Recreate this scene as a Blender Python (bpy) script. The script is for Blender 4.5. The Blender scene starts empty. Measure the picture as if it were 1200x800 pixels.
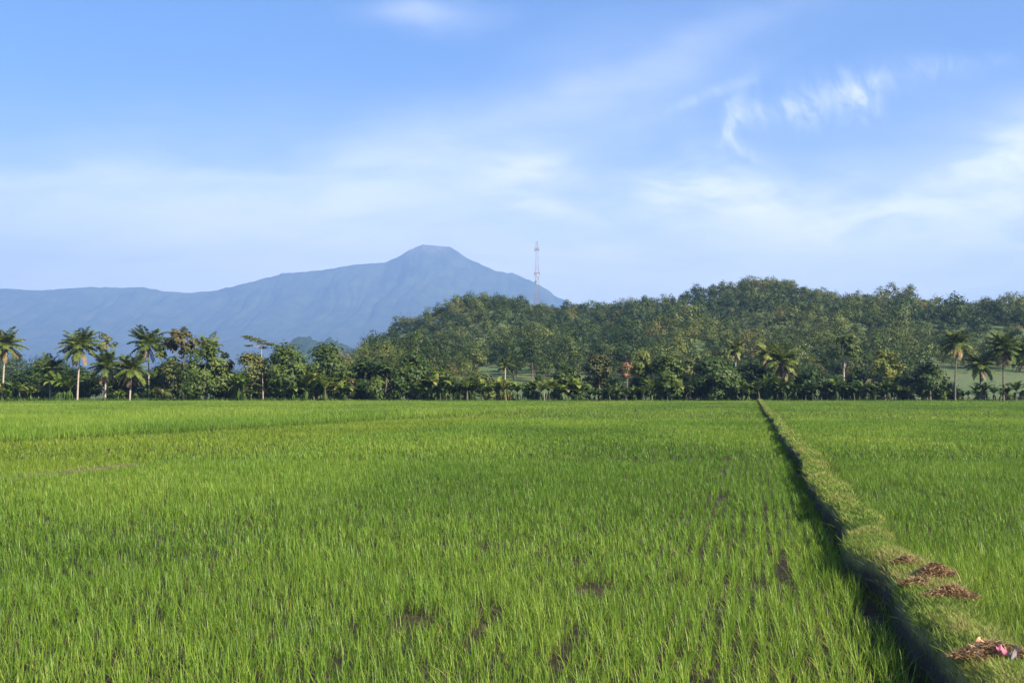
import bpy, math
import numpy as np
R = math.radians
C = bpy.context.scene.collection
sc = bpy.context.scene
rng = np.random.default_rng(7)

# ------------------------------------------------------------------ camera, sky, sun, exposure
CAM_Z = 2.05
cam = bpy.data.cameras.new('camera'); camo = bpy.data.objects.new('camera', cam); C.objects.link(camo)
cam.sensor_width = 36; cam.lens = 36; cam.clip_start = 0.1; cam.clip_end = 60000
camo.location = (0, 0, CAM_Z); camo.rotation_euler = (R(90 + 2.624), 0, 0)
sc.camera = camo

SUN_AZ, SUN_EL = 46, 32          # degrees round from straight behind the camera towards the right; height
sdir = np.array([math.sin(R(SUN_AZ))*math.cos(R(SUN_EL)), -math.cos(R(SUN_AZ))*math.cos(R(SUN_EL)), math.sin(R(SUN_EL))])
sun = bpy.data.lights.new('sun', 'SUN'); suno = bpy.data.objects.new('sun', sun); C.objects.link(suno)
sun.energy = 5.0; sun.angle = R(0.5); sun.color = (1.0, 0.91, 0.75)
from mathutils import Vector
suno.rotation_euler = Vector(sdir).to_track_quat('Z', 'Y').to_euler()
suno.location = (60, -60, 60)

sc.view_settings.view_transform = 'Standard'; sc.view_settings.look = 'None'
sc.view_settings.gamma = 1; sc.view_settings.use_curve_mapping = False
sc.view_settings.exposure = 1.74
sc.cycles.use_denoising = True
sc.cycles.max_bounces = 6; sc.cycles.diffuse_bounces = 3; sc.cycles.transmission_bounces = 4
sc.cycles.volume_bounces = 0; sc.cycles.caustics_reflective = False

world = bpy.data.worlds.new('World'); sc.world = world; world.use_nodes = True
SKY_STRENGTH = 0.055

class NT:
    """small helper to write node trees as expressions"""
    def __init__(s, tree): s.t = tree
    def n(s, typ, **kw):
        nd = s.t.nodes.new(typ)
        for k, v in kw.items(): setattr(nd, k, v)
        return nd
    def put(s, sock, v):
        if hasattr(v, 'is_output'): s.t.links.new(v, sock)
        else: sock.default_value = v
    def m(s, op, a, b=0.0, c=None, clamp=False):
        nd = s.n('ShaderNodeMath', operation=op, use_clamp=clamp)
        s.put(nd.inputs[0], a); s.put(nd.inputs[1], b)
        if c is not None: s.put(nd.inputs[2], c)
        return nd.outputs[0]
    def mix(s, f, a, b):
        nd = s.n('ShaderNodeMix', data_type='RGBA')
        s.put(nd.inputs[0], f); s.put(nd.inputs[6], a); s.put(nd.inputs[7], b)
        return nd.outputs[2]
    def noise(s, vec, scale, detail=4, rough=0.55, dist=0.0):
        nd = s.n('ShaderNodeTexNoise'); s.put(nd.inputs['Vector'], vec)
        nd.inputs['Scale'].default_value = scale; nd.inputs['Detail'].default_value = detail
        nd.inputs['Roughness'].default_value = rough; nd.inputs['Distortion'].default_value = dist
        return nd.outputs[0]
    def ramp(s, f, stops):
        nd = s.n('ShaderNodeValToRGB'); s.put(nd.inputs[0], f)
        e = nd.color_ramp.elements
        while len(e) < len(stops): e.new(0.5)
        for k, (p, c) in enumerate(stops):
            e[k].position = p; e[k].color = (*c, 1) if len(c) == 3 else c
        return nd.outputs[0]
    def rng(s, v, a, b, c=0.0, d=1.0):
        nd = s.n('ShaderNodeMapRange', interpolation_type='SMOOTHSTEP')
        s.put(nd.inputs[0], v); nd.inputs[1].default_value = a; nd.inputs[2].default_value = b
        nd.inputs[3].default_value = c; nd.inputs[4].default_value = d
        return nd.outputs[0]
    def vec(s, x, y, z=0.0):
        nd = s.n('ShaderNodeCombineXYZ'); s.put(nd.inputs[0], x); s.put(nd.inputs[1], y); s.put(nd.inputs[2], z)
        return nd.outputs[0]

def make_world():
    t = world.node_tree; t.nodes.clear(); N = NT(t)
    out = N.n('ShaderNodeOutputWorld'); bg = N.n('ShaderNodeBackground')
    sky = N.n('ShaderNodeTexSky', sky_type='NISHITA'); sky.sun_disc = False
    sky.sun_elevation = R(SUN_EL); sky.sun_rotation = R(180 - SUN_AZ)
    sky.air_density = 1.0; sky.dust_density = 0.6; sky.ozone_density = 3.4
    tc = N.n('ShaderNodeTexCoord'); sp = N.n('ShaderNodeSeparateXYZ'); t.links.new(tc.outputs['Generated'], sp.inputs[0])
    x, y, z = sp.outputs
    yy = N.m('MAXIMUM', N.m('ABSOLUTE', y), 0.12)
    u = N.m('DIVIDE', x, yy); v = N.m('DIVIDE', z, yy)           # direction of the sky as slopes east and up
    front = N.rng(y, 0.0, 0.3)
    # wind-drawn warp
    wn = N.n('ShaderNodeTexNoise'); t.links.new(N.vec(N.m('MULTIPLY', u, 3.0), N.m('MULTIPLY', v, 6.0)), wn.inputs['Vector'])
    wn.inputs['Scale'].default_value = 1.6; wn.inputs['Detail'].default_value = 3
    ws = N.n('ShaderNodeSeparateColor'); t.links.new(wn.outputs['Color'], ws.inputs[0])
    uw = N.m('MULTIPLY_ADD', N.m('SUBTRACT', ws.outputs[0], 0.5), 0.16, u)
    vw = N.m('MULTIPLY_ADD', N.m('SUBTRACT', ws.outputs[1], 0.5), 0.08, v)
    def blob(px, py, rx, ry, ang, s, soft=1.0, warp=True):
        cu, cv = (px-600)/1200, (455-py)/1200; rx /= 1200; ry /= 1200
        a = R(ang); du = N.m('SUBTRACT', uw if warp else u, cu); dv = N.m('SUBTRACT', vw if warp else v, cv)
        p = N.m('DIVIDE', N.m('ADD', N.m('MULTIPLY', du, math.cos(a)), N.m('MULTIPLY', dv, math.sin(a))), rx)
        q = N.m('DIVIDE', N.m('SUBTRACT', N.m('MULTIPLY', dv, math.cos(a)), N.m('MULTIPLY', du, math.sin(a))), ry)
        d = N.m('ADD', N.m('MULTIPLY', p, p), N.m('MULTIPLY', q, q))
        return N.m('MULTIPLY', N.m('EXPONENT', N.m('MULTIPLY', d, -1.0)), s)
    def total(bs):
        r = bs[0]
        for b in bs[1:]: r = N.m('ADD', r, b)
        return r
    # broad thin veil
    veil = total([blob(230, 290, 620, 88, -2, .74), blob(600, 260, 1500, 120, 0, .2), blob(600, 345, 1400, 45, 0, .45), blob(560, 160, 330, 60, 20, .2), blob(60, 205, 330, 13, 2, .25),
                  blob(900, 305, 480, 52, 0, .55), blob(1150, 250, 260, 90, 12, .50), blob(720, 90, 300, 22, 24, .12), blob(495, 8, 70, 14, -4, .3)])
    nv = N.noise(N.vec(N.m('MULTIPLY', u, 2.2), N.m('MULTIPLY', v, 9.0)), 2.4, 9, .66, .5)
    veil = N.m('MULTIPLY', veil, N.rng(nv, .2, .75, .5, 1.0))
    # brighter cloud patches
    mass = total([blob(905, 245, 150, 42, -14, 1.0), blob(800, 228, 75, 20, -10, .6), blob(940, 285, 70, 22, 20, .6),
                  blob(1050, 233, 62, 15, 2, .85), blob(1165, 195, 110, 36, 18, .75), blob(1160, 285, 105, 26, 2, .8), blob(1150, 245, 110, 16, 0, .5),
                  blob(605, 200, 48, 18, 4, .6), blob(640, 238, 48, 10, -18, .6), blob(700, 295, 140, 9, 1, .35), blob(1230, 250, 80, 90, 0, .4),
                  blob(330, 235, 260, 22, 3, .22)])
    nm = N.noise(N.vec(N.m('MULTIPLY', u, 4.0), N.m('MULTIPLY', v, 11.0), 3.1), 2.4, 9, .6, .35)
    mass = N.m('MULTIPLY', mass, N.rng(nm, .34, .66, .12, 1.0))
    # fine fibrous wisps high up
    wisp = total([blob(1024, 99, 26, 15, 30, .9), blob(985, 104, 45, 22, 12, .6), blob(925, 112, 50, 22, 20, .5),
                  blob(868, 130, 14, 34, -14, .8), blob(885, 160, 28, 8, -38, .75), blob(1105, 80, 50, 16, 15, .3), blob(835, 95, 90, 9, 22, .3)])
    nf = N.noise(N.vec(N.m('ADD', N.m('MULTIPLY', u, 20.0), N.m('MULTIPLY', v, 6.0)), N.m('MULTIPLY', v, 11.0), 7.7), 2.0, 9, .64, .9)
    wisp = N.m('MULTIPLY', wisp, N.rng(nf, .36, .70, 0.10, .60))
    # same kind of sky behind the viewer
    nb = N.noise(N.vec(N.m('MULTIPLY', x, 2.0), N.m('MULTIPLY', y, 2.0), N.m('MULTIPLY', z, 6.0)), 1.5, 6)
    back = N.m('MULTIPLY', N.rng(nb, .45, .75, 0.0, .5), N.m('SUBTRACT', 1.0, front))
    dens = N.m('ADD', N.m('MULTIPLY', N.m('ADD', N.m('ADD', veil, mass), wisp), front), back)
    dens = N.m('MULTIPLY', dens, 0.95)
    dens = N.m('SUBTRACT', 1.0, N.m('EXPONENT', N.m('MULTIPLY', dens, -1.15)))
    low = N.rng(z, -.02, .0)
    dens = N.m('MULTIPLY', dens, low)
    hs = N.n('ShaderNodeHueSaturation'); hs.inputs['Saturation'].default_value = 1.2; t.links.new(sky.outputs[0], hs.inputs['Color'])
    tm = N.n('ShaderNodeMix', data_type='RGBA', blend_type='MULTIPLY'); tm.inputs[0].default_value = 1; t.links.new(hs.outputs[0], tm.inputs[6]); tm.inputs[7].default_value = (1.02, .985, 1.10, 1); tinted = tm.outputs[2]
    col = N.mix(dens, tinted, (12.8, 11.9, 10.5, 1))
    t.links.new(col, bg.inputs[0]); bg.inputs[1].default_value = SKY_STRENGTH
    t.links.new(bg.outputs[0], out.inputs[0])
make_world()

# ------------------------------------------------------------------ helpers
def XZ(px, py, D):
    """ground layout from the photograph's bearings: bearing px, elevation py, at distance D"""
    return (px-600)/1200*D, CAM_Z + (455-py)/1200*D

def sstep(a, b, x):
    t = np.clip((np.asarray(x, float)-a)/(b-a), 0, 1); return t*t*(3-2*t)

_lat = np.random.default_rng(11).random((256, 256))
def vnoise(x, y, seed=0):
    x = np.asarray(x, float)+seed*17.3; y = np.asarray(y, float)+seed*9.7
    xi = np.floor(x).astype(int); yi = np.floor(y).astype(int); fx = x-xi; fy = y-yi
    fx = fx*fx*(3-2*fx); fy = fy*fy*(3-2*fy)
    g = lambda a, b: _lat[a % 256, b % 256]
    return (g(xi, yi)*(1-fx)+g(xi+1, yi)*fx)*(1-fy)+(g(xi, yi+1)*(1-fx)+g(xi+1, yi+1)*fx)*fy
def fbm(x, y, o=4, seed=0):
    r = 0; a = .5; s = 0
    for k in range(o):
        r = r+a*vnoise(x*2**k, y*2**k, seed+k); s += a; a *= .5
    return r/s

class MB:
    """collects numpy pieces (faces of one size each) and links them as ONE mesh"""
    def __init__(s): s.V = []; s.F = []; s.T = []; s.M = []; s.n = 0
    def add(s, V, F, tint=0.5, mi=0):
        V = np.asarray(V, np.float32).reshape(-1, 3); F = np.asarray(F, np.int64)
        s.V.append(V); s.F.append(F+s.n); s.n += len(V)
        s.T.append(np.broadcast_to(np.asarray(tint, np.float32), (len(V),)))
        s.M.append(np.full(len(F), mi, np.int32))
        return s
    def raw(s):
        return np.concatenate(s.V), s.F, np.concatenate(s.T), s.M
    def mesh(s, name, mats, smooth=False):
        me = bpy.data.meshes.new(name)
        V = np.concatenate(s.V); T = np.concatenate(s.T)
        sizes = np.concatenate([np.full(len(f), f.shape[1], np.int32) for f in s.F])
        loops = np.concatenate([f.ravel() for f in s.F]).astype(np.int32)
        starts = np.concatenate([[0], np.cumsum(sizes)[:-1]]).astype(np.int32)
        me.vertices.add(len(V)); me.vertices.foreach_set('co', V.ravel())
        me.loops.add(len(loops)); me.loops.foreach_set('vertex_index', loops)
        me.polygons.add(len(sizes)); me.polygons.foreach_set('loop_start', starts); me.polygons.foreach_set('loop_total', sizes)
        for m in (mats if isinstance(mats, (list, tuple)) else [mats]): me.materials.append(m)
        me.polygons.foreach_set('material_index', np.concatenate(s.M))
        if smooth: me.polygons.foreach_set('use_smooth', np.ones(len(sizes), bool))
        at = me.attributes.new('tint', 'FLOAT', 'POINT'); at.data.foreach_set('value', np.ascontiguousarray(T, np.float32))
        me.update(calc_edges=True); me.validate()
        return me
    def build(s, name, mats, parent=None, smooth=False):
        o = bpy.data.objects.new(name, s.mesh(name, mats, smooth)); C.objects.link(o)
        if parent is not None: o.parent = parent
        return o

def tag(o, label=None, cat=None, group=None, kind=None):
    if label: o['label'] = label
    if cat: o['category'] = cat
    if group: o['group'] = group
    if kind: o['kind'] = kind
    return o
def thing(name, label, cat, loc=(0, 0, 0), rz=0.0, group=None, s=1.0):
    o = bpy.data.objects.new(name, None); C.objects.link(o); o.empty_display_size = .5
    o.location = loc; o.rotation_euler = (0, 0, rz); o.scale = (s, s, s) if np.isscalar(s) else s
    return tag(o, label, cat, group)
def dup(src, loc, rz, s, label, group=None):
    r = src.copy(); C.objects.link(r); r.location = loc; r.rotation_euler = (0, 0, rz); r.scale = (s, s, s)
    r['label'] = label
    if group: r['group'] = group
    for ch in list(src.children):
        c = ch.copy(); C.objects.link(c); c.parent = r
    return r

def norm(v): return v/np.maximum(np.linalg.norm(v, axis=-1, keepdims=True), 1e-9)
def tube(P, rad, n=6):
    P = np.asarray(P, float); rad = np.asarray(rad, float); k = len(P)
    D = norm(np.gradient(P, axis=0)); ref = np.array([0.31, 0.95, 0.05])
    U = norm(np.cross(D, ref)); W = np.cross(D, U)
    a = np.linspace(0, 2*math.pi, n, endpoint=False)
    V = P[:, None]+rad[:, None, None]*(np.cos(a)[None, :, None]*U[:, None]+np.sin(a)[None, :, None]*W[:, None])
    i = np.arange(k-1)[:, None]*n; j = np.arange(n)[None, :]; j2 = (j+1) % n
    F = np.stack([i+j, i+j2, i+n+j2, i+n+j], -1).reshape(-1, 4)
    return V.reshape(-1, 3), F
def leafquads(g, Cc, N, a, b, T=None):
    n = len(Cc)
    if T is None: T = g.normal(size=(n, 3))
    T = norm(T-N*np.sum(T*N, -1, keepdims=True)); B = np.cross(N, T)
    a = np.broadcast_to(a, (n,))[:, None]; b = np.broadcast_to(b, (n,))[:, None]
    V = np.stack([Cc+T*a, Cc+B*b, Cc-T*a, Cc-B*b], 1).reshape(-1, 3)
    return V, np.arange(4*n).reshape(n, 4)

# ------------------------------------------------------------------ materials
def mat(name):
    m = bpy.data.materials.new(name); m.use_nodes = True; m.node_tree.nodes.clear()
    N = NT(m.node_tree); out = N.n('ShaderNodeOutputMaterial')
    return m, N, out
def leaf_mat(name, stops, transl=.3, objvar=.35, rough=.55, spec=.25, patch=None):
    """stops: ramp over the per-leaf tint; each object also drifts a little in hue and value"""
    m, N, out = mat(name)
    at = N.n('ShaderNodeAttribute', attribute_name='tint'); oi = N.n('ShaderNodeObjectInfo')
    f = N.m('ADD', at.outputs['Fac'], N.m('MULTIPLY', N.m('SUBTRACT', oi.outputs['Random'], .5), objvar), clamp=True)
    col = N.ramp(f, stops)
    if patch:
        geo = N.n('ShaderNodeNewGeometry')
        nz = N.noise(geo.outputs['Position'], patch[0], 3)
        col = N.mix(N.rng(nz, .42, .66, 0, patch[2]), col, (*patch[1], 1))
    p = N.n('ShaderNodeBsdfPrincipled'); N.put(p.inputs['Base Color'], col); p.inputs['Roughness'].default_value = rough
    p.inputs['Specular IOR Level'].default_value = spec
    tr = N.n('ShaderNodeBsdfTranslucent'); N.put(tr.inputs['Color'], col)
    mx = N.n('ShaderNodeMixShader'); mx.inputs[0].default_value = transl
    m.node_tree.links.new(p.outputs[0], mx.inputs[1]); m.node_tree.links.new(tr.outputs[0], mx.inputs[2])
    m.node_tree.links.new(mx.outputs[0], out.inputs[0])
    return m
def bark_mat(name, a, b, scale=3.0):
    m, N, out = mat(name)
    tc = N.n('ShaderNodeTexCoord'); mp = N.n('ShaderNodeMapping'); mp.inputs['Scale'].default_value = (1, 1, 3)
    m.node_tree.links.new(tc.outputs['Object'], mp.inputs[0])
    nz = N.noise(mp.outputs[0], scale, 5, .65)
    p = N.n('ShaderNodeBsdfPrincipled'); N.put(p.inputs['Base Color'], N.ramp(nz, [(.3, a), (.7, b)])); p.inputs['Roughness'].default_value = .85
    m.node_tree.links.new(p.outputs[0], out.inputs[0]); return m
def plain_mat(name, a, b, rough=.6, scale=6.0, metal=0.0):
    m, N, out = mat(name)
    tc = N.n('ShaderNodeTexCoord'); nz = N.noise(tc.outputs['Object'], scale, 4)
    p = N.n('ShaderNodeBsdfPrincipled'); N.put(p.inputs['Base Color'], N.ramp(nz, [(.3, a), (.7, b)])); p.inputs['Roughness'].default_value = rough
    p.inputs['Metallic'].default_value = metal
    m.node_tree.links.new(p.outputs[0], out.inputs[0]); return m

M = {}
M['rice'] = leaf_mat('rice_blades', [(0, (.060, .132, .013)), (.4, (.145, .255, .026)), (.75, (.25, .35, .038)), (.91, (.35, .38, .065)), (1, (.38, .26, .11))], .5, 0.0, .45, .3)
M['rice_yellow'] = leaf_mat('thin_rice_blades', [(0, (.09, .155, .014)), (.45, (.18, .27, .024)), (.8, (.29, .36, .04)), (1, (.38, .26, .11))], .5, 0.0, .45, .3)
M['bund_grass'] = leaf_mat('bund_grass_blades', [(0, (.06, .11, .018)), (.4, (.14, .215, .030)), (.75, (.25, .29, .058)), (1, (.36, .29, .13))], .35, 0.0, .6, .2)
M['weed'] = leaf_mat('weed_leaves', [(0, (.03, .07, .012)), (.6, (.07, .13, .02)), (1, (.16, .19, .05))], .3, 0, .6, .2)
M['straw'] = leaf_mat('dry_straw', [(0, (.06, .038, .02)), (.4, (.19, .115, .06)), (.75, (.38, .24, .12)), (1, (.55, .40, .24))], .15, 0, .7, .2)
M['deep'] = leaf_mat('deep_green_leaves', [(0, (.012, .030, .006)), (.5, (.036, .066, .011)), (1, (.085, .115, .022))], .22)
M['mid'] = leaf_mat('mid_green_leaves', [(0, (.022, .045, .008)), (.5, (.070, .105, .016)), (1, (.155, .175, .032))], .27)
M['olive'] = leaf_mat('olive_leaves', [(0, (.03, .045, .012)), (.5, (.09, .105, .025)), (1, (.17, .17, .05))], .27)
M['yellow'] = leaf_mat('yellow_green_leaves', [(0, (.035, .06, .010)), (.5, (.105, .135, .022)), (1, (.22, .21, .045))], .33)
M['brownish'] = leaf_mat('brown_tipped_leaves', [(0, (.025, .04, .010)), (.5, (.07, .075, .022)), (.75, (.13, .10, .035)), (1, (.24, .15, .06))], .27)
M['rust'] = leaf_mat('rusty_dry_leaves', [(0, (.13, .065, .03)), (.6, (.22, .11, .05)), (1, (.32, .2, .1))], .2)
M['palm'] = leaf_mat('coconut_fronds', [(0, (.024, .048, .010)), (.5, (.085, .122, .020)), (.85, (.20, .22, .045)), (1, (.32, .28, .09))], .25)
M['palm_dry'] = leaf_mat('dry_coconut_fronds', [(0, (.09, .06, .026)), (.6, (.19, .125, .05)), (1, (.28, .20, .09))], .2)
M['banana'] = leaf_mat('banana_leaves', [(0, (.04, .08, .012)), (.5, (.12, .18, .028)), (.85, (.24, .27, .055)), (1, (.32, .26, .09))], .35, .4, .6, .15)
M['banana_dark'] = leaf_mat('shaded_banana_leaves', [(0, (.016, .036, .008)), (.5, (.045, .08, .016)), (.85, (.11, .14, .035)), (1, (.2, .17, .07))], .3, .4, .6, .15)  # darker copy of the banana leaves, hedge shade put into the colour
M['bark'] = bark_mat('grey_brown_bark', (.05, .04, .03), (.15, .12, .09))
M['palebark'] = bark_mat('pale_palm_bark', (.2, .16, .125), (.42, .35, .29), 5)
M['darkstem'] = bark_mat('shaded_banana_stem', (.03, .03, .015), (.08, .07, .035), 4)  # stem colour darkened to carry the shade low in the hedge
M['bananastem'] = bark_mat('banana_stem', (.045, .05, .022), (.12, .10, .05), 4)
M['redstem'] = bark_mat('reddish_banana_stem', (.16, .07, .045), (.28, .14, .09), 4)
M['hill_a'] = leaf_mat('hill_leaves_dark', [(0, (0.0127, 0.0288, 0.00562)), (.5, (0.0379, 0.0638, 0.0105)), (1, (0.0898, 0.119, 0.0197))], .22, .6)
M['hill_b'] = leaf_mat('hill_leaves_olive', [(0, (0.0232, 0.0412, 0.00702)), (.5, (0.0653, 0.0879, 0.0148)), (1, (0.132, 0.144, 0.0266))], .25, .6)
M['hill_c'] = leaf_mat('hill_leaves_yellow', [(0, (0.0316, 0.0515, 0.0084)), (.5, (0.0975, 0.119, 0.0182)), (1, (0.178, 0.185, 0.0351))], .28, .6)
M['hill_d'] = leaf_mat('hill_leaves_brown', [(0, (0.0369, 0.0412, 0.00984)), (.5, (0.0839, 0.08, 0.0197)), (1, (0.158, 0.129, 0.0386))], .25, .6)
M['stuff_wood'] = leaf_mat('forest_leaves', [(0, (0.0127, 0.0288, 0.00562)), (.2, (0.0379, 0.0638, 0.0105)), (.5, (0.0673, 0.0895, 0.0154)), (.75, (0.111, 0.129, 0.021)), (.9, (0.116, 0.109, 0.0253)), (1, (0.147, 0.119, 0.0351))], .25, 0)

def ground_mat():
    m, N, out = mat('wet_paddy_mud')
    geo = N.n('ShaderNodeNewGeometry'); P = geo.outputs['Position']
    n1 = N.noise(P, .9, 6, .6); n2 = N.noise(P, 7.0, 5, .65)
    sp = N.n('ShaderNodeSeparateXYZ'); m.node_tree.links.new(P, sp.inputs[0])
    col = N.ramp(n2, [(.25, (.014, .011, .006)), (.5, (.032, .024, .013)), (.75, (.075, .053, .028))])
    grass = N.ramp(N.noise(P, .25, 6, .6), [(.3, (.03, .045, .012)), (.7, (.07, .095, .022))])
    far = N.rng(sp.outputs[1], 163, 168)
    col = N.mix(far, col, grass)
    p = N.n('ShaderNodeBsdfPrincipled'); N.put(p.inputs['Base Color'], col)
    wet = N.rng(n1, .56, .62)
    rough = N.m('MULTIPLY_ADD', N.m('MULTIPLY', wet, N.m('SUBTRACT', 1.0, far)), -.30, .9)
    N.put(p.inputs['Roughness'], rough); p.inputs['Specular IOR Level'].default_value = .18
    bp = N.n('ShaderNodeBump'); bp.inputs['Distance'].default_value = .05
    N.put(bp.inputs['Strength'], N.m('MULTIPLY_ADD', wet, -.75, .8)); N.put(bp.inputs['Height'], n2)
    m.node_tree.links.new(bp.outputs[0], p.inputs['Normal'])
    m.node_tree.links.new(p.outputs[0], out.inputs[0]); return m
M['ground'] = ground_mat()
def soil_mat():
    m, N, out = mat('bund_soil')
    geo = N.n('ShaderNodeNewGeometry'); P = geo.outputs['Position']
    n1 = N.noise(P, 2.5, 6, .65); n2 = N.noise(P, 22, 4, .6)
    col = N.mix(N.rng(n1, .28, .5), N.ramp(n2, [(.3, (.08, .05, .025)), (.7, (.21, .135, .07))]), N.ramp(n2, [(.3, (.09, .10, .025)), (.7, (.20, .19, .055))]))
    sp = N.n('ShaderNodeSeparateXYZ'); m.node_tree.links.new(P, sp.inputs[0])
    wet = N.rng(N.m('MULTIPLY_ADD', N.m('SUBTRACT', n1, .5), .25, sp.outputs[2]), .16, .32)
    col = N.mix(wet, (.022, .017, .010, 1), col)  # lower bank painted near black to deepen its shade, with wet as mask
    p = N.n('ShaderNodeBsdfPrincipled'); N.put(p.inputs['Base Color'], col); p.inputs['Roughness'].default_value = .9
    bp = N.n('ShaderNodeBump'); bp.inputs['Distance'].default_value = .03; bp.inputs['Strength'].default_value = .8; N.put(bp.inputs['Height'], n2)
    m.node_tree.links.new(bp.outputs[0], p.inputs['Normal'])
    m.node_tree.links.new(p.outputs[0], out.inputs[0]); return m
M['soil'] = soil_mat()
M['earth'] = plain_mat('dry_red_earth', (.06, .042, .018), (.15, .10, .042), .95, 3.0)
def hillground_mat():
    m, N, out = mat('hillside_grass')
    geo = N.n('ShaderNodeNewGeometry'); P = geo.outputs['Position']
    n1 = N.noise(P, .05, 6, .6); n2 = N.noise(P, .8, 5, .7)
    col = N.mix(N.rng(n1, .4, .6), N.ramp(n2, [(.3, (.04, .075, .015)), (.7, (.08, .125, .025))]), N.ramp(n2, [(.3, (.055, .075, .02)), (.7, (.11, .135, .035))]))
    p = N.n('ShaderNodeBsdfPrincipled'); N.put(p.inputs['Base Color'], col); p.inputs['Roughness'].default_value = .9
    bp = N.n('ShaderNodeBump'); bp.inputs['Distance'].default_value = .6; bp.inputs['Strength'].default_value = .8; N.put(bp.inputs['Height'], n2)
    m.node_tree.links.new(bp.outputs[0], p.inputs['Normal'])
    m.node_tree.links.new(p.outputs[0], out.inputs[0]); return m
M['hill'] = hillground_mat()
def mountain_mat():
    m, N, out = mat('forested_volcano')
    geo = N.n('ShaderNodeNewGeometry'); P = geo.outputs['Position']
    sp = N.n('ShaderNodeSeparateXYZ'); m.node_tree.links.new(P, sp.inputs[0])
    n1 = N.noise(P, .006, 7, .65)
    forest = N.ramp(n1, [(.3, (.02, .035, .015)), (.7, (.07, .085, .035))])
    ash = N.ramp(n1, [(.3, (.10, .08, .07)), (.7, (.20, .155, .13))])
    f = N.rng(N.m('MULTIPLY_ADD', N.m('SUBTRACT', n1, .5), 260, sp.outputs[2]), 1030, 1150)
    p = N.n('ShaderNodeBsdfPrincipled'); N.put(p.inputs['Base Color'], N.mix(f, forest, ash)); p.inputs['Roughness'].default_value = .95
    p.inputs['Specular IOR Level'].default_value = .1
    bp = N.n('ShaderNodeBump'); bp.inputs['Distance'].default_value = 60; bp.inputs['Strength'].default_value = .7; N.put(bp.inputs['Height'], n1)
    m.node_tree.links.new(bp.outputs[0], p.inputs['Normal'])
    m.node_tree.links.new(p.outputs[0], out.inputs[0]); return m
M['mountain'] = mountain_mat()

# ------------------------------------------------------------------ setting: ground, hills, mountain, haze
def grid(xs, ys, Z):
    nx, ny = len(xs), len(ys)
    X, Y = np.meshgrid(xs, ys)
    V = np.stack([X, Y, Z], -1).reshape(-1, 3)
    i = np.arange(ny-1)[:, None]*nx; j = np.arange(nx-1)[None]
    F = np.stack([i+j, i+j+1, i+nx+j+1, i+nx+j], -1).reshape(-1, 4)
    return V, F

gx = np.linspace(-9000, 9000, 7); gy = np.linspace(-5500, 10500, 7)
b = MB(); b.add(*grid(gx, gy, np.zeros((7, 7)))); tag(b.build('ground', M['ground']), 'flat wet earth under the paddies and plain', kind='structure')

# near wooded hill
HP = np.array([(250, 455), (300, 440), (340, 428), (390, 408), (428, 410), (446, 396), (468, 384), (508, 364), (530, 354), (565, 347), (600, 348), (640, 351), (680, 350), (720, 347),
               (760, 343), (800, 337), (840, 328), (875, 319), (900, 321), (930, 329), (960, 334), (1000, 341), (1040, 347), (1080, 353), (1110, 357), (1150, 354), (1200, 349), (1300, 350), (1450, 380), (1700, 440), (1800, 455)], float)
RIDGE_Y = 500.
ridge_x = (HP[:, 0]-600)/1200*RIDGE_Y
ridge_z = np.maximum(CAM_Z+(455-HP[:, 1])/1200*RIDGE_Y-9.5, 0)
def hill_h(x, y):
    x = np.asarray(x, float); y = np.asarray(y, float)
    Rz = np.interp(x*(RIDGE_Y/np.maximum(y, 150))**.85, ridge_x, ridge_z, left=0, right=0)
    side = sstep(-80, -38, x)*(1-sstep(520, 640, x))
    base = 7.0*sstep(196, 300, y)*side*(1-sstep(640, 780, y))
    up = sstep(270, 505, y+18*(fbm(x/70, y/200, 2, 5)-.5)*2); dn = 1-sstep(520, 780, y)
    h = base+np.maximum(Rz-base, 0)*up*dn
    mask = sstep(290, 340, y)*sstep(0, 10, Rz)*(1-.75*sstep(440, 500, y))*dn
    return h+mask*((fbm(x/38, y/62, 3, 2)-.5)*22)
xs = np.linspace(-190, 760, 190); ys = np.linspace(186, 800, 124)
X, Y = np.meshgrid(xs, ys)
Zh = hill_h(X, Y); edge = sstep(186, 200, Y)*(1-sstep(785, 800, Y))*sstep(-190, -165, X)*(1-sstep(720, 760, X))
Zh = Zh*edge-0.15*(1-edge)+.01*edge
b = MB(); b.add(*grid(xs, ys, Zh)); tag(b.build('hill', M['hill'], smooth=True), 'rounded wooded hill behind the tree line', kind='structure')

# far low hill showing over the trees, left of the wooded hill
xs = np.linspace(-900, 300, 260); ys = np.linspace(2250, 2850, 60); X, Y = np.meshgrid(xs, ys)
prof = np.interp(X, [(p-600)/1200*2500 for p in (250, 320, 332, 345, 362, 375, 388, 402, 430, 520, 640)], [0, 60, 98, 116, 126, 120, 112, 100, 90, 60, 0])
Zf = prof*np.exp(-((Y-2500)/130)**2)+sstep(8, 40, prof)*np.exp(-((Y-2500)/150)**2)*(fbm(X/20, Y/24, 3, 4)-.5)*44
b = MB(); b.add(*grid(xs, ys, np.maximum(Zf, -.2))); tag(b.build('far_hill', M['hill_a'], smooth=False), 'low hazy blue hill seen over the trees', kind='structure')

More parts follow.
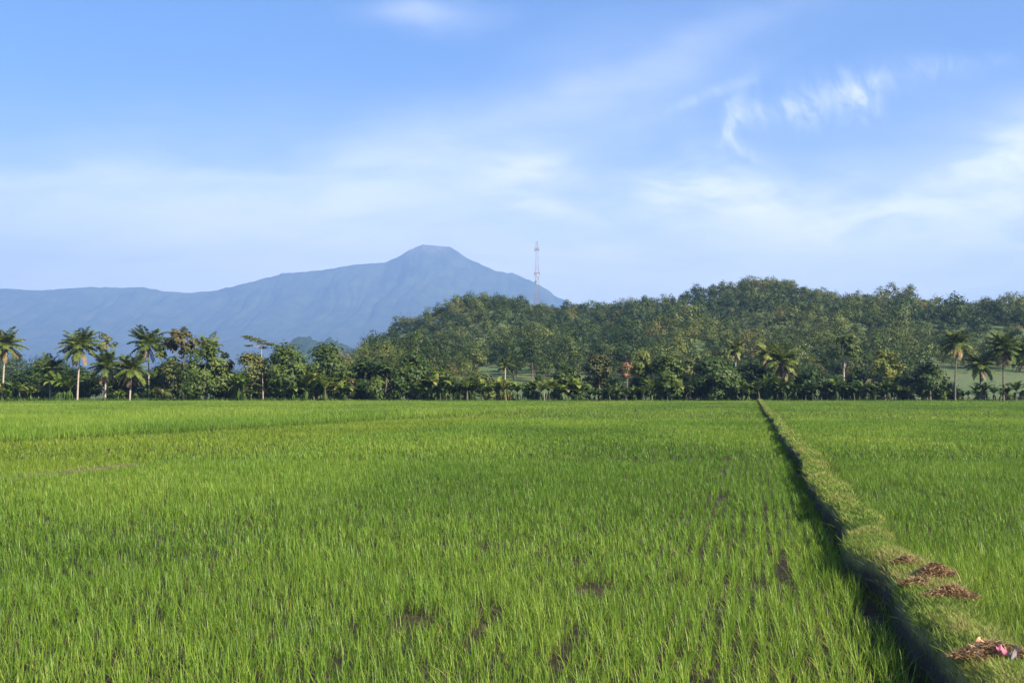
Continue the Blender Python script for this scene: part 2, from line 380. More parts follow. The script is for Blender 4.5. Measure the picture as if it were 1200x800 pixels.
# volcano
MD = 8000.
MP = np.array([(-900, 372), (-500, 352), (-200, 342), (0, 338), (50, 340), (100, 336), (140, 337), (165, 336), (190, 341), (215, 343), (250, 340), (290, 331), (330, 320), (370, 317), (410, 310), (450, 307), (465, 300.5), (478, 293), (488, 288.5), (495, 286.3), (513, 286.8), (527, 289), (536, 294.5), (546, 301.5), (565, 310), (583, 318), (602, 320), (625, 329.7), (644, 340), (650, 346), (700, 371), (780, 400), (900, 430), (1050, 455)], float)
def mount():
    px = np.linspace(-700, 1050, 900); xs = (px-600)/1200*MD
    ys = MD+np.concatenate([-np.linspace(4200, 1500, 25)[:-1], -np.linspace(1500, 0, 70), np.linspace(0, 1500, 15)[1:]])
    X, Y = np.meshgrid(xs, ys)
    top = np.interp(X, (MP[:, 0]-600)/1200*MD, CAM_Z+(455-MP[:, 1])/1200*MD)
    top = top+(fbm(X/45, X*0+3, 3, 3)-.5)*14
    d = (MD-Y)
    fall = np.where(d >= 0, np.exp(-np.abs(d)/1500)-.06, np.exp(-np.abs(d)/900))
    fall = np.where(d >= 0, fall/(1-.06), fall)
    wx = X+.12*d+(fbm(X/500, d/500, 3, 2)-.5)*260; r = np.abs(vnoise(wx/150, d/2400, 8)-.5)*1.3+np.abs(vnoise(wx/60, d/900, 9)-.5)*.7          # gullies running downslope
    ZZ = top*np.clip(fall, -.01, 1)
    ZZ = ZZ-(sstep(0, 300, np.abs(d)))*(.5-r)*95*np.clip(fall, 0, 1)
    return xs, ys, ZZ
xs, ys, Zm = mount()
b = MB(); b.add(*grid(xs, ys, Zm)); tag(b.build('mountain', M['mountain'], smooth=True), 'blue hazy volcano with a long left shoulder', kind='structure')

def haze():
    b = MB(); x0, x1, y0, y1, z0, z1 = -8500, 8500, -5000, 10000, -1.6, 1300
    V = [(x, y, z) for z in (z0, z1) for y in (y0, y1) for x in (x0, x1)]
    b.add(V, [(0, 2, 3, 1), (4, 5, 7, 6), (0, 1, 5, 4), (2, 6, 7, 3), (0, 4, 6, 2), (1, 3, 7, 5)])
    m, N, out = mat('haze_air'); pv = N.n('ShaderNodeVolumePrincipled')
    pv.inputs['Color'].default_value = (.30, .515, 1.0, 1); pv.inputs['Density'].default_value = 1.65e-4
    pv.inputs['Anisotropy'].default_value = 0.1
    m.node_tree.links.new(pv.outputs[0], out.inputs['Volume'])
    tag(b.build('haze', m), 'thin blue morning haze over the plain', kind='stuff')
haze()

# bunds ---------------------------------------------------------------
BX, BS = 1.46, 0.2325                       # main bund: x = BX + BS*y
bdir = np.array([BS, 1.0])/math.hypot(BS, 1); bnor = np.array([bdir[1], -bdir[0]])
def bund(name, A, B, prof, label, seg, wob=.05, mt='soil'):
    A = np.array(A, float); B = np.array(B, float); L = np.linalg.norm(B-A); d = (B-A)/L; n = np.array([d[1], -d[0]])
    t = np.linspace(0, 1, seg)**2.2*L if seg > 200 else np.linspace(0, L, seg)
    s = np.array([p[0] for p in prof]); z = np.array([p[1] for p in prof])
    off = (fbm(t/1.6, t*0, 3, 3)-.5)*2*wob*3+(vnoise(t/.35, t*0, 6)-.5)*wob+(fbm(t/9, t*0+2, 2, 9)-.5)*.3*sstep(8, 20, t)*(wob < .06)+.17*(1-sstep(5.5, 9, t))*(wob < .06)
    wid = 1+(fbm(t/1.1, t*0+9, 3, 7)-.5)*.5
    S = s[None]*wid[:, None]+off[:, None]
    Z = z[None]*(1+(fbm(t/2.6, t*0+4, 3, 1)-.5)*.22)[:, None]
    Z = Z+np.where(z[None] > .02, (fbm(S/.10, t[:, None]/.10+S*0, 3, 2)-.5)*.055, 0)
    P = A+d*t[:, None]
    V = np.concatenate([P[:, None]+n*S[..., None], Z[..., None]], -1).reshape(-1, 3)
    k = len(s); i = np.arange(len(t)-1)[:, None]*k; j = np.arange(k-1)[None]
    F = np.stack([i+j, i+j+1, i+k+j+1, i+k+j], -1).reshape(-1, 4)
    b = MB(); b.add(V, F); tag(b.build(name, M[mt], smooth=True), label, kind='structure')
    def at(tt): return np.interp(tt, t, off), np.interp(tt, t, wid)
    def zat(ss, tt):
        o_, w_ = at(tt); z0 = np.interp(ss, s, z)*(1+(fbm(tt/2.6, tt*0+4, 3, 1)-.5)*.22)
        return z0+(fbm((ss*w_+o_)/.10, tt/.10, 3, 2)-.5)*.055*(z0 > .02)
    at.z = zat
    return at
prof = [(-.30, -.05), (-.28, .06), (-.265, .2), (-.24, .31), (-.17, .36), (-.08, .38), (0, .385), (.08, .38), (.17, .36), (.23, .32), (.28, .2), (.34, .05), (.38, -.05)]
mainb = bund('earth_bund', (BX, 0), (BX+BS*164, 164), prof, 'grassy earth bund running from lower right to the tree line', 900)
LB = [(-14.5, 8.5), (-11.6, 20.5), (-9.7, 29.5)]
prof2 = [(-.4, -.05), (-.27, .03), (-.13, .09), (0, .105), (.13, .09), (.27, .03), (.4, -.05)]
def left_line(y): return np.interp(y, [0, 20.5, 29.5, 170], [-18.2, -11.6, -9.0, 20])
bund('left_bund', (-18.2, 0), (-9.9, 27), prof2, 'low bare brown bund in the left of the field', 121, .09, 'earth')
def far_line(y): return np.interp(y, [0, 20, 37, 62, 110, 170], [-32, -25, -18.5, -8.9, 9, 9])   # edge of the taller field

# ------------------------------------------------------------------ rice
def blades(b, g, base, L, w, lean, bend, segs, tint, mi=0):
    n = len(base); az = g.uniform(0, 2*math.pi, n)
    h = np.stack([np.cos(az), np.sin(az), np.zeros(n)], -1); s = np.stack([-np.sin(az+g.normal(0, .5, n)), np.cos(az), np.zeros(n)], -1)
    ts = {3: (0, .38, .72, 1), 2: (0, .55, 1), 1: (0, 1)}[segs]; ws = {3: (.6, 1, .75), 2: (.7, 1), 1: (1,)}[segs]
    rows = []
    for t, wf in zip(ts, list(ws)+[0]):
        p = base+h*(L*(lean*t+bend*t*t))[:, None]; p[:, 2] += L*t*(1-.45*bend*t)
        if wf: rows += [p-s*(w*wf*.5)[:, None], p+s*(w*wf*.5)[:, None]]
        else: rows += [p]
    k = len(rows); V = np.stack(rows, 1).reshape(-1, 3); i = np.arange(n)[:, None]*k
    T = np.repeat(tint, k)
    Q = [np.concatenate([i+2*q, i+2*q+1, i+2*q+3, i+2*q+2], 1) for q in range(segs-1)]
    b.add(V, np.concatenate(Q) if Q else np.zeros((0, 4), int), T, mi)
    b.F.append(np.concatenate([i+k-3, i+k-2, i+k-1], 1)+b.n-len(V)); b.M.append(np.full(n, mi, np.int32))

rice = {k: MB() for k in ('main', 'right', 'tall', 'thin')}
def rice_band(g, y0, y1, sp, nb, segs, w):
    T0, T1 = y0*.84-1.4, y1*1.12+2
    nt = int((T1-T0)/sp); smax = y1*.62+8; ns = int(2*smax/(sp*1.15))
    tt, ss = np.meshgrid(T0+(np.arange(nt)+.5)*sp, -smax+(np.arange(ns)+.5)*sp*1.15)
    tt = tt.ravel()+g.normal(0, sp*.24, tt.size); ss = ss.ravel()+g.normal(0, sp*(.15 if y0 < 20 else .5), ss.size)
    x = BX*0+BX+bdir[0]*tt+bnor[0]*ss; y = bdir[1]*tt+bnor[1]*ss
    keep = (y >= y0) & (y < y1) & (np.abs(x) < y*.56+5) & (y < 164)
    x, y, ss, tt = x[keep], y[keep], ss[keep], tt[keep]
    near = 1-sstep(9, 30, y)
    gl = -.40*(near)+-.27*(1-near)+(vnoise(tt/1.3, tt*0, 3)-.5)*(.18+.12*(1-near)); gr = .38+(vnoise(tt/.8, tt*0, 4)-.5)*.2
    keep = (ss < gl) | (ss > gr)
    ll = left_line(y); fl = far_line(y)
    keep &= ~((np.abs(x-ll) < .10+.5*(vnoise(y/.7, y*0, 6)-.5)) & (y < 27))
    keep &= ~((np.abs(x-fl) < .25+.012*y*.3) & (y < 68) & (vnoise(y/6, y*0, 8) > .12))
    keep &= ~((np.abs(y-48.5-.02*x) < .3) & (x > 6.6) & (x < 11.6) & (vnoise(x/.5, x*0, 2) > .3))
    # missing plants: streaks along the rows, more of them low right of the middle
    q = fbm(ss/.38, tt/1.6, 2, 2); zone = sstep(-3, 1.5, x)*(1-sstep(16, 34, y))
    keep &= ~((q > .99-.08*zone) & (y < 34)); keep &= ~((vnoise(ss/.22, tt/.4, 7) > .87) & (y < 26))
    for off, ya, yb, ww in ((-2.0, 9.5, 27, .07), (-1.05, 8, 15, .055), (-3.55, 6, 13, .06), (-2.75, 4, 9, .05)):
        keep &= ~((np.abs(ss-off-(vnoise(tt/2, tt*0, 5)-.5)*.25) < ww) & (y > ya) & (y < yb) & (vnoise(tt/1.1, tt*0+off, 9) > .5))
    x, y, ss, tt = x[keep], y[keep], ss[keep], tt[keep]; fl = far_line(y); ll = left_line(y)
    tall = (x < fl)
    thin = (~tall) & (x < ll+2.5*(vnoise(x/2, y/2, 3)-.5)) & (y > 16)
    patch = fbm(x/5, y/9, 4, 1); big = fbm(x/26, y/34, 2, 6); size = 1+(vnoise(x/.9, y/.9, 4)-.5)*.5+(patch-.5)*.35
    hgt = np.where(tall, .22+.22*(1-sstep(70, 100, y)), np.where(thin, .18, .19))*size
    for key, sel in (('tall', tall), ('thin', thin), ('right', ~tall & ~thin & (ss > 0)), ('main', ~tall & ~thin & (ss <= 0))):
        n = int(sel.sum())
        if not n: continue
        m = nb if key != 'thin' else max(3, int(nb*.95))
        bx = np.repeat(x[sel], m); by = np.repeat(y[sel], m); hh = np.repeat(hgt[sel], m); N = n*m
        r = np.abs(g.normal(0, .028+sp*.12, N)); a = g.uniform(0, 6.283, N)
        r = r*.8
        base = np.stack([bx+r*np.cos(a), by+r*np.sin(a), np.full(N, 0.)], -1)
        L = hh*g.uniform(.6, 1.22, N)
        lean = np.abs(g.normal(.12, .13, N)); bend = np.abs(g.normal(.17, .25, N))
        tint = np.clip(.46+np.repeat((patch[sel]-.5)*.65+(big[sel]-.5)*.32, m)+g.normal(0, .17, N), 0, .9)
        dry = g.random(N) < .035
        tint[dry] = g.uniform(.92, 1, dry.sum()); bend[dry] += .45; lean[dry] += .35; L[dry] *= .75
        blades(rice[key], g, base, L, np.full(N, w)*g.uniform(.7, 1.3, N), lean, np.minimum(bend, .85), segs, tint)
g = np.random.default_rng(3)
rice_band(g, 3.0, 12, .115, 16, 3, .0050)
rice_band(g, 12, 28, .14, 13, 2, .0072)
rice_band(g, 28, 66, .22, 11, 2, .0135)
rice_band(g, 66, 164, .44, 9, 1, .036)
for key, mt, lab in (('main', 'rice', 'young green rice filling the paddy left of the earth bund'), ('right', 'rice', 'young green rice on the right of the earth bund'),
                     ('tall', 'rice', 'taller bright rice beyond the step at far left'), ('thin', 'rice_yellow', 'thin yellowish rice between the two left bunds')):
    tag(rice[key].build('rice_crop', M[mt]), lab, kind='stuff')

# short grass over the bund, straw and scraps lying on it -----------------------------------
def bund_z(u):
    return np.interp(u, [p[0] for p in prof], [p[1] for p in prof])
def bund_pts(g, n, t0, t1, s0, s1):
    t = g.uniform(t0, t1, n); s = g.uniform(s0, s1, n); off, wid = mainb(t)
    x = BX+bdir[0]*t+bnor[0]*(s*wid+off); y = bdir[1]*t+bnor[1]*(s*wid+off)
    return np.stack([x, y, np.maximum(mainb.z(s, t), 0)-.006], -1), s, t
b = MB()
for t0, t1, dens, segs, ww, hh in ((3, 13, 5200, 2, .0045, .055), (13, 32, 1700, 2, .009, .065), (32, 164, 200, 1, .035, .09)):
    n = int((t1-t0)*.9*dens); P, s, t = bund_pts(g, n, t0, t1, -.34, .37)
    pt = fbm(P[:, 0]/.35, P[:, 1]/.5, 3, 3)
    k = (pt > .22) & ((s > -.25) | (g.random(n) < .35)); P, s, t, pt = P[k], s[k], t[k], pt[k]; n = len(P)
    L = hh*g.uniform(.4, 1.5, n)*(.7+.8*(np.abs(s) > .24)+pt*.5)
    tint = np.clip(.5+(pt-.5)*1.1+g.normal(0, .2, n)-.2*(np.abs(s) > .28), 0, 1)  # side faces tinted darker, shade of the bank put into the grass colour
    blades(b, g, P, L, ww*g.uniform(.7, 1.4, n), np.abs(g.normal(.5, .35, n)), np.minimum(np.abs(g.normal(.35, .25, n)), .9), segs, tint)
# longer tufts fringing the bund's foot
n = 5200; P, s, t = bund_pts(g, n, 3, 40,   .24, .40); k = fbm(P[:, 0]/.5, P[:, 1]/.5, 2, 8) > .42; P = P[k]; n = len(P)
blades(b, g, P, .2*g.uniform(.5, 1.4, n), .008*g.uniform(.7, 1.4, n)*np.maximum(1, P[:, 1]/12), np.abs(g.normal(.35, .25, n)), np.minimum(np.abs(g.normal(.35, .2, n)), .9), 2, np.clip(g.normal(.45, .22, n), 0, 1))
tag(b.build('grass', M['bund_grass']), 'short dry yellow green grass covering the earth bund', kind='stuff')
n = 2600; y = g.uniform(12, 27, n); x = left_line(y)+g.normal(0, .17, n); k = vnoise(y/.5, x/.4, 5) > .4; P = np.stack([x, y, np.full(n, .05)], -1)[k]; n = len(P); b = MB()
blades(b, g, P, .10*g.uniform(.4, 1.5, n), np.full(n, .010), np.abs(g.normal(.4, .3, n)), np.minimum(np.abs(g.normal(.35, .2, n)), .9), 2, np.clip(g.normal(.6, .25, n), 0, 1))
tag(b.build('grass', M['bund_grass']), 'sparse grass on the low brown bund at left', kind='stuff')
# grass strip along the far edge of the field
b = MB(); n = 26000; x = g.uniform(-110, 115, n); y = g.uniform(164.3, 171, n); k = fbm(x/3, y/2, 3, 5) > .38; P = np.stack([x, y, x*0], -1)[k]; n = len(P)
blades(b, g, P, np.where(P[:, 0] < -28, .62, .34)*g.uniform(.4, 1.4, n), np.full(n, .07), np.abs(g.normal(.3, .2, n)), np.minimum(np.abs(g.normal(.3, .2, n)), .9), 1, np.clip(g.normal(.45, .25, n), 0, 1))
tag(b.build('weeds', M['weed']), 'rough weeds along the far edge of the field', kind='stuff')

def straw_heap(t, s, L, W, H, n, label, rz=0.):
    off, wid = mainb(t); ss = s*wid+off
    o = thing('straw_heap', label, 'straw heap', (BX+bdir[0]*t+bnor[0]*ss, bdir[1]*t+bnor[1]*ss, float(mainb.z(np.array([s]), np.array([t]))[0])+.015), rz, 'dry straw on the bund')
    n = int(n*4.5); b = MB(); r = np.sqrt(g.random(n)); a = g.uniform(0, 6.283, n); lob = 1+.35*np.sin(3*a+g.uniform(0, 6))+.2*np.sin(5*a)
    x = r*np.cos(a)*L*.5*lob; y = r*np.sin(a)*W*.5*lob; top = H*(1-r**2)
    z = g.uniform(0, 1, n)*top
    d = norm(np.stack([g.normal(0, 1, n), g.normal(0, 1, n), g.normal(0, .35, n)], -1)); ln = g.uniform(.015, .055, n)
    N = norm(np.stack([g.normal(0, .6, n), g.normal(0, .6, n), np.ones(n)], -1))
    V, F = leafquads(g, np.stack([x, y, z], -1), N, ln, g.uniform(.0015, .006, n), d)
    b.add(V, F, np.repeat(np.clip(g.normal(.45, .28, n), 0, 1), 4)); b.build('straw', M['straw'], o)
    return o
straw_heap(10.15, -.05, .22, .20, .06, 260, 'small tuft of dry straw, farthest of the heaps on the bund', .3)
straw_heap(9.45, .03, .36, .26, .10, 620, 'dark brown dry straw heap, the middle one on the bund', 1.0)
straw_heap(9.0, -.10, .30, .20, .06, 420, 'flat scatter of tan straw between larger heaps on the bund', 2.0)
straw_heap(8.55, .10, .40, .24, .09, 680, 'pale orange straw heap at the nearer end of the upper row', .5)
straw_heap(6.62, -.02, .44, .24, .07, 640, 'straw patch under the pink and orange plastic scraps', .4)

def scrap(name, t, s, sx, sy, col, label, rz, z=.44):
    off, wid = mainb(t); ss = s*wid+off
    k = 9; u, v = np.meshgrid(np.linspace(-.5, .5, k), np.linspace(-.5, .5, k))
    e = 1+.35*(vnoise(u*3+rz*7, v*3, 3)-.5)
    Z = (fbm(u*4+rz*5, v*4+1, 3, 4)-.5)*.11+.05*np.cos(u*5+rz)
    sx *= .62; sy *= .62; Z = Z*.7
    V = np.stack([u*sx*e, v*sy*e, Z], -1).reshape(-1, 3); V2 = V.copy(); V2[:, 2] -= .002
    i = np.arange(k-1)[:, None]*k; j = np.arange(k-1)[None]
    F = np.stack([i+j, i+j+1, i+k+j+1, i+k+j], -1).reshape(-1, 4)
    b = MB(); b.add(V, F); b.add(V2, F[:, ::-1]); 
    ring = [a for a in range(k)]+[a*k+k-1 for a in range(1, k)]+[k*(k-1)+a for a in range(k-2, -1, -1)]+[a*k for a in range(k-2, 0, -1)]
    R_ = np.array(ring); R2 = np.roll(R_, -1); b.F.append(np.stack([R_, R2, R2+k*k, R_+k*k], 1)); b.M.append(np.zeros(len(R_), np.int32))
    o = b.build(name, plain_mat(name+'_film', *col, rough=.35, scale=14)); o.location = (BX+bdir[0]*t+bnor[0]*ss, bdir[1]*t+bnor[1]*ss, z); o.rotation_euler = (.15, .1, rz)
    return tag(o, label, 'litter', 'litter on the bund')
scrap('plastic_wrapper', 6.66, -.06, .15, .10, ((.5, .24, .10), (.62, .38, .2)), 'crumpled orange wrapper on straw at the near end of the bund', .4)
scrap('plastic_wrapper', 6.52, .01, .16, .10, ((.33, .09, .13), (.45, .2, .22)), 'crumpled pink plastic scrap next to the orange wrapper', 1.3)
scrap('plastic_wrapper', 6.50, .09, .10, .07, ((.2, .18, .19), (.33, .3, .31)), 'small greyish wrapper scrap right of the pink one', 2.2)

# ------------------------------------------------------------------ plants
def crown_np(g, W, H, z0, ncl, nleaf, ls, rc=.34, low=.25, flat=.4, asp=.55, dome=False):
    """leafy clumps spread through an uneven envelope; returns leaf quads, tints and clump centres"""
    Cs = []; 
    for k in range(ncl):
        d = norm(g.normal(size=3)); rr = g.uniform(.45, 1.0)**.6*.78
        d[2] = d[2] if d[2] > 0 else d[2]*.9
        taper = 1.0
        c = d*rr*np.array([W/2, W/2, H/2])
        if dome:
            hh = g.uniform(.02, .90); rm = np.interp(hh, [0, .3, .6, .9], [.82, 1, .88, .34])*W/2*.8; aa = g.uniform(0, 6.283); rr = math.sqrt(g.uniform(.2, 1))*rm
            Cs.append(np.array([rr*math.cos(aa), rr*math.sin(aa), z0+hh*H])); continue
        h = (c[2]+H/2)/H
        c[:2] *= np.interp(h, [0, .25, .6, 1], [1.0 if dome else .75, 1.0, .92, .5])
        Cs.append(c+np.array([0, 0, z0+H/2]))
    if dome: Cs[0] = np.array([g.normal(0, .05*W), 0, z0+.86*H])
    Cs = np.array(Cs); rad = g.uniform(.65, 1.25, ncl)*rc*min(W, H*1.3)/2
    w = rad**2; ci = g.choice(ncl, nleaf, p=w/w.sum())
    d = norm(g.normal(size=(nleaf, 3))+np.array([0, 0, low])); u = g.random(nleaf)**.38
    Pq = Cs[ci]+d*(rad[ci]*u*g.uniform(.75, 1.15, nleaf))[:, None]*np.array([1.1, 1.1, .8])
    stray = g.random(nleaf) < .06; Pq[stray] += g.normal(0, .35, (stray.sum(), 3))*rad[ci][stray][:, None]
    Co = norm(Pq-np.array([0, 0, z0+H*.42])); Nn = norm(d*.6+Co*.8+np.array([0, 0, flat])+g.normal(0, .34, (nleaf, 3)))
    a = ls*g.uniform(.6, 1.35, nleaf)
    V, F = leafquads(g, Pq, Nn, a, a*asp)
    ct = g.normal(0, .13, ncl)
    T = np.clip(.5+ct[ci]+g.normal(0, .08, nleaf), 0, 1)
    return V, F, np.repeat(T, 4), Cs, rad

def trunk_np(g, z1, r, Cs, nl, lean=0.):
    """tapered trunk with limbs reaching into the clumps"""
    b = MB(); zt = np.linspace(-.2, z1, 7); fr = np.linspace(0, 1, 7)
    wob = np.cumsum(g.normal(0, .05*z1/7, (7, 2)), 0)
    P = np.stack([wob[:, 0]+lean*zt, wob[:, 1], zt], -1); P[0, :2] = 0
    V, F = tube(P, r*(1.25-.65*fr), 7); b.add(V, F)
    for c in Cs[np.argsort(Cs[:, 2])][::max(1, len(Cs)//nl)][:nl]:
        k = int(g.integers(3, 7)); A = P[k]; mid = (A+c)/2+np.array([0, 0, -.12*np.linalg.norm(c-A)])+g.normal(0, .15, 3)
        pts = np.array([A, A*.55+mid*.5-A*.05, mid, c]); V, F = tube(pts, r*np.array([.5, .42, .3, .1]), 5); b.add(V, F)
    return b

def tree(name, label, px, D, top, wid, mt, bot=None, ncl=22, nleaf=2600, ls=.30, rc=.34, bark='bark', group=None, cat='tree', seed=0, trunk_r=.17, lean=0., asp=.55, yd=0.):
    g = np.random.default_rng(1000+seed+int(px*7)+int(D))
    x, zt = XZ(px, top, D); W = wid/1200*D
    z0 = .5 if bot is None else max(.3, XZ(px, bot, D)[1])
    H = zt-z0
    o = thing(name, label, cat, (x, D, GZ(x, D)), g.uniform(-.4, .4), group)
    z0 -= o.location.z; 
    V, F, T, Cs, rad = crown_np(g, W*1.0, H*.97, z0, ncl, nleaf, ls, rc, asp=asp, dome=bot is not None and bot >= 462)
    Cs2 = Cs
    trunk_np(g, z0+H*.55, trunk_r, Cs2, 8, lean).build('trunk', M[bark], o, True)
    b = MB(); b.add(V, F, T); b.build('crown', M[mt], o)
    return o
def GZ(x, y): return float(np.maximum(hill_h(x, y), 0)) if y > 196 else 0.0

def frond(g, b, base, az, el, L, droop, nl, lw, ll, dry=False):
    k = 9; t = np.linspace(0, 1, k); e = el-droop*t**1.3
    dirs = np.stack([np.cos(az)*np.cos(e), np.sin(az)*np.cos(e), np.sin(e)], -1)
    P = np.concatenate([[base], base+np.cumsum(dirs[:-1]*L/(k-1), 0)])
    V, F = tube(P, np.interp(t, [0, 1], [.05, .012]), 4); b.add(V, F, .75)
    tt = np.linspace(.14, .99, nl); p = np.stack([np.interp(tt, t, P[:, i]) for i in range(3)], -1)
    f = norm(np.stack([np.interp(tt, t, dirs[:, i]) for i in range(3)], -1)); s = norm(np.cross(f, [0, 0, 1.0])+1e-6)
    up = np.cross(s, f)
    for sg in (-1, 1):
        n = nl; dn = g.uniform(.25, .75, n) if not dry else g.uniform(.6, 1.1, n)
        dv = norm(s*sg+f*.55+g.normal(0, .1, (n, 3))-np.array([0, 0, 1])*dn[:, None]+up*.1)
        l = ll*np.interp(tt, [0, .25, .7, 1], [.55, 1, .85, .3])*g.uniform(.8, 1.15, n)
        N = norm(np.cross(dv, f)); V, F = leafquads(g, p+dv*(l*.5)[:, None], N, l*.5, np.full(n, lw), dv)
        b.add(V, F, np.repeat(np.clip(g.normal(.5, .16, n)+(.2 if dry else 0), 0, 1), 4))

def palm(label, px, D, crown_py, size, lean=(0, 0), nf=24, ndry=3, seed=0, bark='palebark', group='coconut palms along the field edge', mt='palm', r=.16):
    g = np.random.default_rng(500+seed+int(px))
    x, zc = XZ(px, crown_py, D); 
    o = thing('coconut_palm', label, 'palm tree', (x-lean[0], D-lean[1], GZ(x, D)), 0, group)
    zc -= o.location.z
    t = np.linspace(0, 1, 14); P = np.stack([lean[0]*t**1.7, lean[1]*t**1.7, -.2+(zc+.2)*t], -1)
    rr = r*(1.0-.38*t); rr[0] *= 1.6; rr = rr*(1+.06*np.cos(np.arange(14)*3.14))
    V, F = tube(P, rr, 8); b = MB(); b.add(V, F); b.build('trunk', M[bark], o, True)
    top = P[-1]; b = MB()
    nf = int(nf*1.25)
    for k in range(nf):
        az = k*2.39996+g.normal(0, .25); q = k/nf; size_k = size*.88
        el = R(np.interp(q, [0, .35, .7, 1], [78, 45, 12, -28]))+g.normal(0, .12)
        frond(g, b, top+np.array([0, 0, .15*(1-q)]), az, el, size_k*g.uniform(.8, 1.12), np.interp(q, [0, 1], [.9, 1.15])+g.normal(0, .12), 38, .075, size*.28)
    b.build('crown', M[mt], o)
    for k in range(ndry):
        b = MB(); frond(g, b, top-np.array([0, 0, .2]), g.uniform(0, 6.28), R(-48)+g.normal(0, .2), size*.75, .6, 24, .05, size*.2, True); b.build('dry_frond', M['palm_dry'], o)
    for k in range(5):
        b = MB(); a = g.uniform(0, 6.28); c = top+np.array([.28*math.cos(a), .28*math.sin(a), -.35-.35*g.random()])
        th = np.linspace(.05, math.pi-.05, 6); V, F = tube(np.stack([c[0]+0*th, c[1]+0*th+th*.001, c[2]+.15*np.cos(th)], -1), .12*np.sin(th)+.01, 7); b.add(V, F, .8)
        b.build('coconut', M['palm_dry'], o, True)
    return o

def banana_mesh(g, H, nl, mt='banana', stem='bananastem'):
    """a clump of one stem with arching torn leaves"""
    bs = MB(); t = np.linspace(0, 1, 6); P = np.stack([.12*t**2*g.normal(), .12*t**2*g.normal()+t*0, -.1+(H*.40+.1)*t], -1)
    V, F = tube(P, .14-.07*t, 7); bs.add(V, F)
    bl = MB()
    for k in range(nl):
        az = k*2.4+g.normal(0, .3); L = H*g.uniform(.62, .85)*(1 if k else .7); el = R(g.uniform(42, 78) if k else 84); dr = g.uniform(1.1, 2.3) if k else .5
        m = 9; tt = np.linspace(0, 1, m); e = el-dr*tt**1.4
        d = np.stack([np.cos(az)*np.cos(e), np.sin(az)*np.cos(e), np.sin(e)], -1); p = P[-1]+np.cumsum(np.concatenate([[[0, 0, 0]], d[:-1]*L/(m-1)]), 0)
        s = np.array([-math.sin(az), math.cos(az), 0]); up = np.cross(d, s)*-1
        w = .40*H/3.2*np.interp(tt, [0, .12, .3, .8, 1], [.05, .12, 1, .8, .04])
        lf = p-s*w[:, None]-up*(-.28*w)[:, None]*-1; rt = p+s*w[:, None]-up*(-.28*w)[:, None]*-1
        tv = np.clip(.5+g.normal(0, .2), 0, 1)
        for side in (lf, rt):
            for q in range(m-1):         # torn between the veins: each strip hangs a little differently
                dz = np.array([0, 0, -abs(g.normal(0, .12))*w[q+1]])
                bl.add(np.array([p[q], p[q+1], side[q+1]*.93+p[q+1]*.07+dz, side[q]*.97+p[q]*.03+dz]), [(0, 1, 2, 3)], np.clip(tv+g.normal(0, .1), 0, 1))
    for k in range(5):
        az = g.uniform(0, 6.28); hz_ = H*.40*g.uniform(.7, .98); L = hz_*g.uniform(.75, 1.0); m = 6; tt = np.linspace(0, 1, m)
        p = np.stack([np.cos(az)*(.12+.32*L*np.sin(tt*2.2)), np.sin(az)*(.12+.32*L*np.sin(tt*2.2)), hz_-L*tt**1.2], -1); s = np.array([-math.sin(az), math.cos(az), 0]); w = .11*np.interp(tt, [0, .2, .8, 1], [.2, 1, .9, .1])
        for q in range(m-1): bl.add(np.array([p[q]-s*w[q], p[q]+s*w[q], p[q+1]+s*w[q+1], p[q+1]-s*w[q+1]]), [(0, 1, 2, 3)], np.clip(.06+.08*g.normal(), 0, 1))
    return bs, bl

# --- left group of coconut palms
D0 = 170
palm('leftmost coconut palm with brown hanging skirt at the picture edge', 6, 168, 404, 4.0, (.3, 0), 22, 6, 1)
palm('short coconut palm, second from the left, over banana plants', 58, 169, 433, 3.3, (-.2, 0), 20, 4, 2)
palm('tallest coconut palm at left with bare pale straight trunk', 94, 167, 406, 4.3, (.35, 0), 26, 5, 3)
palm('coconut palm with pale trunk in front of a thin airy tree', 124, 169, 430, 3.9, (0, 0), 22, 5, 4)
palm('low crowned coconut palm below a taller palm behind it', 155, 168, 433, 3.8, (.3, 0), 22, 6, 5)
palm('tall coconut palm just behind a lower palm, left of the big trees', 173, 173, 403, 4.3, (-.3, 0), 24, 5, 6)
palm('palm whose tips rise behind the dark bushy tree', 243, 184, 409, 4.0, (0, 0), 18, 2, 7)
# --- right group
palm('dark coconut palm standing clear before the green terrace', 1122, 167, 402, 3.6, (.5, 0), 19, 5, 8, mt='palm', bark='bark')
palm('drooping dark palm between two taller palms at right', 1149, 169, 428, 3.4, (.1, 0), 18, 5, 9, bark='bark')
palm('full coconut palm second from the right edge', 1176, 168, 408, 4.0, (.1, 0), 23, 6, 10, bark='bark')
palm('coconut palm cut by the right edge of the picture', 1201, 169, 416, 4.0, (0, 0), 22, 5, 11, bark='bark')
palm('shaggy palm with orange dead fronds in the dark thicket', 917, 169, 424, 4.2, (0, 0), 22, 8, 12, bark='bark')
palm('slim pale palm rising over the dark wide tree', 862, 176, 409, 2.6, (0, 0), 14, 2, 13)
palm('slender dark palm beside the shaggy one', 898, 178, 416, 3.2, (.2, 0), 17, 3, 14, bark='bark')
palm('small palm with pale fronds at the foot of the hill, above bananas', 592, 205, 428, 2.6, (0, 0), 15, 3, 15)

